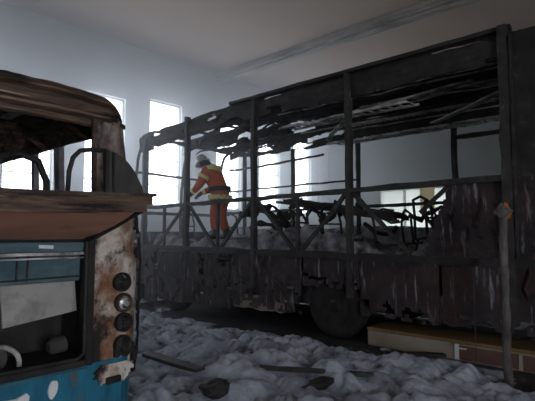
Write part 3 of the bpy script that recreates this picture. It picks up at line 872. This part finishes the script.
# arched burnt frame standing on the raised hatch
ar = thing('arched_frame', 'black arched burnt frame, half filled with dark panel, standing on the raised coach hatch', 'frame', (1.42, 2.62, 1.76))
aY = 2.62
MB().tube([(1.20, aY, 1.75), (1.205, aY, 1.86), (1.225, aY, 1.94), (1.265, aY, 1.985), (1.33, aY, 2.0), (1.43, aY, 2.005)], .014, 8).build('hoop', 'black', ar, smooth=True)
def arcp(u, v):
    x = 1.425 + .265 * u
    top = 2.012 - .01 * u - .20 * u ** 2.6
    return (x, aY - .01 + .02 * v, 1.758 + (top - 1.758) * v)
MB().plate(arcp, 20, 8, (0, .025, 0)).build('panel', 'soot_panel', ar)
MB().bar((1.425, aY - .015, 1.755), (1.425, aY - .015, 2.01), .02, .02, .003, up=(0, 1, 0)).bar((1.475, aY - .012, 1.755), (1.475, aY - .012, 2.0), .012, .012, .002, up=(0, 1, 0)).build('stile', 'black', ar)

# ---------------------------------------------------------------- kerb, foam, post, debris
kb = thing('kerb', 'low cream painted kerb with yellow top under the near end of the long bus', 'kerb', (6.2, 1.4, 0))
MB().box((5.80, -.6, 0), (6.35, 3.44, .205)).build('kerb_face', 'cream', kb, bevel=.012)
MB().box((5.79, -.6, .206), (6.36, 3.44, .245)).build('kerb_top', 'yellow', kb, bevel=.008)
rp = MB().box((5.78, .2, .03), (5.80, 2.2, .185)).build('kerb_panel', 'redpanel', kb)
MB().box((5.77, 2.19, .02), (5.80, 2.24, .20)).box((5.77, 2.1, .15), (5.80, 2.19, .165)).build('panel_bracket', 'white', kb)
MB().box((5.77, 1.50, .02), (5.80, 1.54, .2)).build('panel_divider', 'cream', kb)
kb['kind'] = 'thing'

def foam_h(x, y):
    big = .5 + .5 * fb(x * .8, y * .8, 3.3, 2)
    b1 = abs(noise.noise((x * 2.6 + .6 * noise.noise((x * 1.5, y * 1.5, 9)), y * 2.6 + .6 * noise.noise((x * 1.5, y * 1.5, 4)), 1.5)))
    b2 = abs(noise.noise((x * 6.1, y * 6.1 + .4 * noise.noise((x * 3, y * 3, 2)), 6.5)))
    b3 = abs(noise.noise((x * 14, y * 14, 2.5)))
    soft = .5 + .5 * fb(x * 1.9 + .5 * fb(y, x), y * 1.9, 8.1, 3)
    h = -.065 + .07 * big + .10 * soft + .17 * (min(1, b1 * 2.0)) ** .8 * (.25 + big * .75) + .085 * (min(1, b2 * 2.0)) ** .8 * soft + .02 * min(1, b3 * 2)
    edge = min(1, max(0, (5.50 + .4 * fb(y * 1.3, 1) - (-.12 if y < 3.5 else 0) - x) / .6))
    d = math.hypot(x - 5.2, y - 1.45)
    edge *= min(1, max(0, d / .3 - .3))
    return h * edge - .03 * (1 - edge)
b = MB()
fx0, fx1, fy0, fy1 = 1.9, 5.78, -.6, 10.4
nx, ny = 200, 440
rows = []
for j in range(ny + 1):
    v = j / ny
    y = fy0 + (fy1 - fy0) * v
    rows.append([(fx0 + (fx1 - fx0) * i / nx, y, foam_h(fx0 + (fx1 - fx0) * i / nx, y)) for i in range(nx + 1)])
b.grid(rows)
tag(b.build('fire_foam', 'foam', smooth=True), 'lumpy grey-white fire foam spread over the floor between the two buses', 'foam', kind='stuff')
b = MB()
b.grid([[(6.40 + .06 * i, -.5 + .04 * j, .012 + .10 * abs(fb(i * .25, j * .25, 3)) + .22 * math.sin(math.pi * i / 20) * (.5 + .5 * noise.noise((i * .1, j * .1, 2)))) for i in range(21)] for j in range(60)])
tag(b.build('foam_patch', 'foam', smooth=True), 'small drift of white foam behind the yellow topped kerb', 'foam', kind='stuff')

pl = thing('steel_post', 'scaly upright post at the right edge with an orange scrap on its top', 'post', (5.2, 1.485, 0))
pts, rad = [], []
for i in range(26):
    t = i / 25
    pts.append((5.22 + .008 * fb(t * 6, 1.3), 1.50 + .01 * fb(t * 5, 4.2) - .01 * t, 1.74 * t))
    rad.append(.042 * (1 + .22 * fb(t * 11, 7.7)))
MB().tube(pts, .04, 10, radii=rad).build('shaft', 'pole', pl)
MB().bar((5.20, 1.43, 1.70), (5.20, 1.53, 1.78), .07, .12, .01).build('bracket', 'pole', pl)
MB().plate(lambda u, v: (5.18 + .03 * math.sin(v * 5), 1.455 - .05 * u, 1.66 + .17 * v + .02 * fb(u * 5, v * 4)), 6, 10, (.008, 0, 0), lambda u, v: u < .35 + .6 * math.sin(math.pi * min(1, v * .9 + .1))).build('scrap', 'scrap', pl)
MB().box((5.17, 1.44, .0), (5.29, 1.56, .03)).build('base_plate', 'pole', pl, bevel=.008)

pts = [(5.3 + .008 * fb(i * .4, 2), 1.83 + .01 * fb(i * .4, 5), 1.15 - i * .052) for i in range(20)]
pts.insert(0, (5.68, 1.9, 1.19))
tag(MB().tube(pts, .005, 6).build('cable', 'char_post'), 'thin loose cable hanging from the side of the long bus near the post', 'cable')
def plank(p0, p1, w, h, m, label, cat='board', nm='charred_board'):
    tag(MB().bar(p0, p1, w, h, .02).build(nm, m), label, cat)
plank((3.02, 4.55, .20), (3.08, 3.72, .17), .13, .035, 'char_post', 'dark charred board lying on the foam nearest the blue coach')
plank((3.55, 3.35, .17), (4.15, 2.4, .15), .05, .04, 'char_post', 'thin dark batten half sunk in the middle of the foam', nm='batten')
plank((5.0, 2.75, .15), (5.5, 2.25, .12), .10, .03, 'char', 'short black board at the foot of the kerb')
def lump(c, s, label, nm='charred_lump', m='char'):
    b = MB()
    bmesh.ops.create_icosphere(b.bm, subdivisions=3, radius=1)
    for v in b.bm.verts:
        k = 1 + .35 * fb(v.co.x * 1.6 + c[0], v.co.y * 1.6, v.co.z * 1.6)
        v.co = Vector(c) + Vector((v.co.x * s[0], v.co.y * s[1], v.co.z * s[2])) * k
    tag(b.build(nm, m), label, 'debris')
lump((2.85, 3.22, .15), (.16, .12, .07), 'black charred lump in the foam beside the corner of the blue coach')
lump((3.62, 2.66, .13), (.2, .08, .05), 'flat black lump in the foam near the bottom middle of the picture')
lump((3.0, 5.3, .16), (.15, .2, .08), 'dark lump in the foam behind the charred board')
lump((5.1, 3.0, .10), (.22, .3, .06), 'wide dark lump in the foam before the big wheel')

# ---------------------------------------------------------------- the firefighter
ff = thing('firefighter', 'firefighter in orange jacket and silver helmet, bending forward inside the burnt bus', 'person', (6.3, 7.3, 1.42))
FWD = Vector((-.30, .954, 0))
LFT = Vector((-.954, -.30, 0))
BASE = Vector((6.40, 7.14, 1.40))
def W(p):
    return BASE + FWD * p[0] * 1.1 + LFT * p[1] * 1.12 + Vector((0, 0, p[2] * 1.03))
def skin(name, m, chains, parent, levels=2, root=0):
    """chains: lists of ((x,y,z), radius or (rx,ry)); a chain may start with an int = joint already placed"""
    me = bpy.data.meshes.new(name)
    verts, rad, edges, idx = [], [], [], {}
    for ch in chains:
        prev = None
        for p, r in ch:
            key = tuple(round(c, 4) for c in p)
            if key not in idx:
                idx[key] = len(verts)
                verts.append(W(p))
                rad.append(r if isinstance(r, tuple) else (r, r))
            k = idx[key]
            if prev is not None and prev != k:
                edges.append((prev, k))
            prev = k
    me.from_pydata([v - Vector(parent.location) - (Vector(parent.parent.location) if parent.parent else Vector()) for v in verts], edges, [])
    o = bpy.data.objects.new(name, me)
    C.objects.link(o)
    md = o.modifiers.new('skin', 'SKIN')
    md.use_smooth_shade = True
    for i, sv in enumerate(me.skin_vertices[0].data):
        sv.radius = rad[i]
        sv.use_root = (i == root)
    sd = o.modifiers.new('sub', 'SUBSURF')
    sd.levels = sd.render_levels = levels
    dg = bpy.context.evaluated_depsgraph_get()
    nm = bpy.data.meshes.new_from_object(o.evaluated_get(dg))
    o.modifiers.clear()
    o.data = nm
    nm.materials.clear()
    nm.materials.append(M[m])
    for f in nm.polygons:
        f.use_smooth = True
    o.parent = parent
    return o
PEL, SP1, SP2, CH, NK, HD, HT = (0, 0, .88), (.03, 0, 1.02), (.10, 0, 1.17), (.19, 0, 1.31), (.30, 0, 1.41), (.375, 0, 1.50), (.41, 0, 1.60)
def arm(s, k=1.0):
    if s > 0:
        return [(CH, .12 * k), ((.20, .17, 1.33), .065 * k), ((.28, .24, 1.09), .052 * k), ((.38, .22, 1.00), .046 * k), ((.49, .17, .93), .036 * k)]
    return [(CH, .12 * k), ((.20, -.17, 1.33), .065 * k), ((.30, -.25, 1.09), .052 * k), ((.39, -.22, 1.01), .046 * k), ((.51, -.15, .95), .036 * k)]
def legp(s, k=1.0):
    return [(PEL, .13 * k), ((.0, .095 * s, .80), .095 * k), ((.05, .11 * s, .48), .065 * k), ((-.02 + .04 * s, .12 * s, .12), .045 * k)]
def hand(s):
    wx, wy, wz = arm(s)[-1][0]
    w = ((wx, wy, wz), .03)
    palm = ((wx + .05, wy - .01 * s, wz - .035), (.036, .02))
    out = [[w, palm]]
    for i, (L, off) in enumerate(((.065, -.03), (.075, -.01), (.07, .012), (.055, .032))):
        a = (wx + .085, wy + off, wz - .06)
        b_ = (a[0] + L * .5, a[1] + off * .2, a[2] - L * .45)
        c_ = (b_[0] + L * .12, b_[1], b_[2] - L * .45)
        out.append([palm, (a, .012), (b_, .0105), (c_, .008)])
    th = (wx + .045, wy - .045 * s, wz - .045)
    out.append([palm, (th, .013), ((th[0] + .035, th[1] - .012 * s, th[2] - .03), .010)])
    return out
body = [[(PEL, .13), (SP1, .12), (SP2, .125), (CH, .12), (NK, .058), (HD, (.085, .10)), (HT, (.075, .088))]]
body += [arm(1), arm(-1), legp(1), legp(-1)]
for s_ in (1, -1):
    body.append([legp(s_)[-1], ((.0 + .04 * s_, .12 * s_, .05), .045), ((.14 + .04 * s_, .135 * s_, .035), .035)])
    body += hand(s_)
bo = skin('body', 'skin', body, ff, levels=2)
# face: nose, eyes, mouth, ears as one piece each of the body's front
skin('jacket', 'orange', [[((-.005, 0, .80), .215), ((.0, 0, .90), .20), (SP1, .19), (SP2, .20), (CH, .18), ((.275, 0, 1.39), .085)],
                         [(CH, .17), ((.20, .17, 1.33), .115), ((.28, .24, 1.09), .095), ((.38, .22, 1.00), .072), ((.47, .18, .945), .06)],
                         [(CH, .17), ((.20, -.17, 1.33), .115), ((.30, -.25, 1.09), .095), ((.39, -.22, 1.01), .072), ((.49, -.16, .965), .06)]], ff)
skin('trousers', 'orange', [[((0, 0, .86), .16), ((.0, .1, .76), .135), ((.05, .11, .48), .11), ((.02, .12, .16), .095)],
                           [((0, 0, .86), .16), ((.0, -.1, .76), .135), ((.05, -.11, .48), .11), ((-.06, -.12, .16), .095)]], ff)
for s_ in (1, -1):
    skin('boot', 'boot', [[((-.02 + .04 * s_, .12 * s_, .26), .075), ((-.02 + .04 * s_, .12 * s_, .07), .065), ((.13 + .04 * s_, .135 * s_, .05), .05)]], ff)
    hx = arm(s_)[-1][0]
    skin('glove', 'glove', [[((hx[0] - .03, hx[1], hx[2] + .02), .05), ((hx[0] + .05, hx[1] - .01 * s_, hx[2] - .035), .045)]] +
         [[((hx[0] + .05, hx[1] - .01 * s_, hx[2] - .035), .045)] + [(q, r * 1.5) for q, r in f_[1:]] for f_ in hand(s_)[1:]], ff)
def ringband(name, m, c, rx, ry, h, tilt=.0, parent=ff, n=28):
    b = MB()
    rows = []
    for (dz, k) in ((-h / 2, 1.0), (-h / 2, 1.03), (h / 2, 1.03), (h / 2, 1.0)):
        rows.append([W((c[0] + rx * k * math.cos(2 * math.pi * i / n) , c[1] + ry * k * math.sin(2 * math.pi * i / n), c[2] + dz - tilt * math.cos(2 * math.pi * i / n))) for i in range(n + 1)])
    b.grid(rows)
    return b.build(name, m, parent, smooth=False)
ringband('hem_stripe', 'hivis', (-.003, 0, .83), .212, .228, .085)
ringband('belt', 'darkcloth', (.012, 0, .985), .198, .215, .09, .02)
for s_ in (1, -1):
    a0 = Vector((.20, .17 * s_, 1.33))
    a1 = Vector((.29, .245 * s_, 1.09))
    MB().tube([W(a0.lerp(a1, t)) for t in (.30, .36, .50, .56)], .1, 16, radii=[.108, .121, .117, .10]).build('sleeve_stripe', 'hivis', ff, smooth=True)
    p = arm(s_)[-2][0]
    q = arm(s_)[-1][0]
    MB().tube([W(Vector(p).lerp(Vector(q), t)) for t in (.45, .5, .75, .8)], .07, 14, radii=[.062, .076, .068, .055]).build('cuff_stripe', 'hivis', ff, smooth=True)
# shoulder yoke stripe across the back
MB().tube([W(v) for v in ((.15, .21, 1.385), (.10, .14, 1.42), (.07, 0, 1.41), (.10, -.14, 1.42), (.15, -.21, 1.385))], .05, 8, radii=[.05, .07, .07, .07, .05]).build('yoke_stripe', 'hivis', ff, smooth=True)
# helmet: dome with brim and comb, neck flap, chin strap
AX = (FWD * .5 + Vector((0, 0, .9))).normalized()
hc = W((.39, 0, 1.545))
hel = MB().lathe(hc, AX, [(-.005, .118), (-.012, .168), (.004, .172), (.018, .134), (.07, .132), (.12, .112), (.155, .07), (.17, 0)], 28).build('helmet', 'helmet', ff, smooth=True)
cb_ = []
fwd2 = (FWD - AX * FWD.dot(AX)).normalized()
for i in range(11):
    t = math.pi * (i / 10)
    cb_.append(hc + fwd2 * (.128 * math.cos(t)) + AX * (.025 + .152 * math.sin(t)))
MB().tube(cb_, .016, 8).build('comb', 'helmet', hel, smooth=True)
b = MB()
rows = []
for k in range(5):
    row = []
    for i in range(13):
        t = math.pi * (.5 + i / 12)
        d = fwd2 * math.cos(t) + AX.cross(fwd2) * math.sin(t)
        row.append(hc + d * (.125 + .012 * k) - AX * (.005 + .035 * k))
    rows.append(row)
b.grid(rows)
b.build('neck_flap', 'darkcloth', hel, smooth=True)
# facial features on the head
def dot(p, r, name, m, sc=(1, 1, 1)):
    b = MB()
    bmesh.ops.create_icosphere(b.bm, subdivisions=2, radius=r)
    for v in b.bm.verts:
        v.co = W(p) + FWD * v.co.x * sc[0] + LFT * v.co.y * sc[1] + Vector((0, 0, v.co.z * sc[2]))
    b.build(name, m, bo, smooth=True)
dot((.483, 0, 1.485), .018, 'nose', 'skin', (1.1, .8, 1.3))
for s_ in (1, -1):
    dot((.466, .034 * s_, 1.51), .012, 'eye', 'boot', (.7, 1.2, .8))
    dot((.38, .086 * s_, 1.495), .026, 'ear', 'skin', (.9, .5, 1.4))
dot((.468, 0, 1.445), .016, 'mouth', 'scrap', (.5, 1.7, .5))
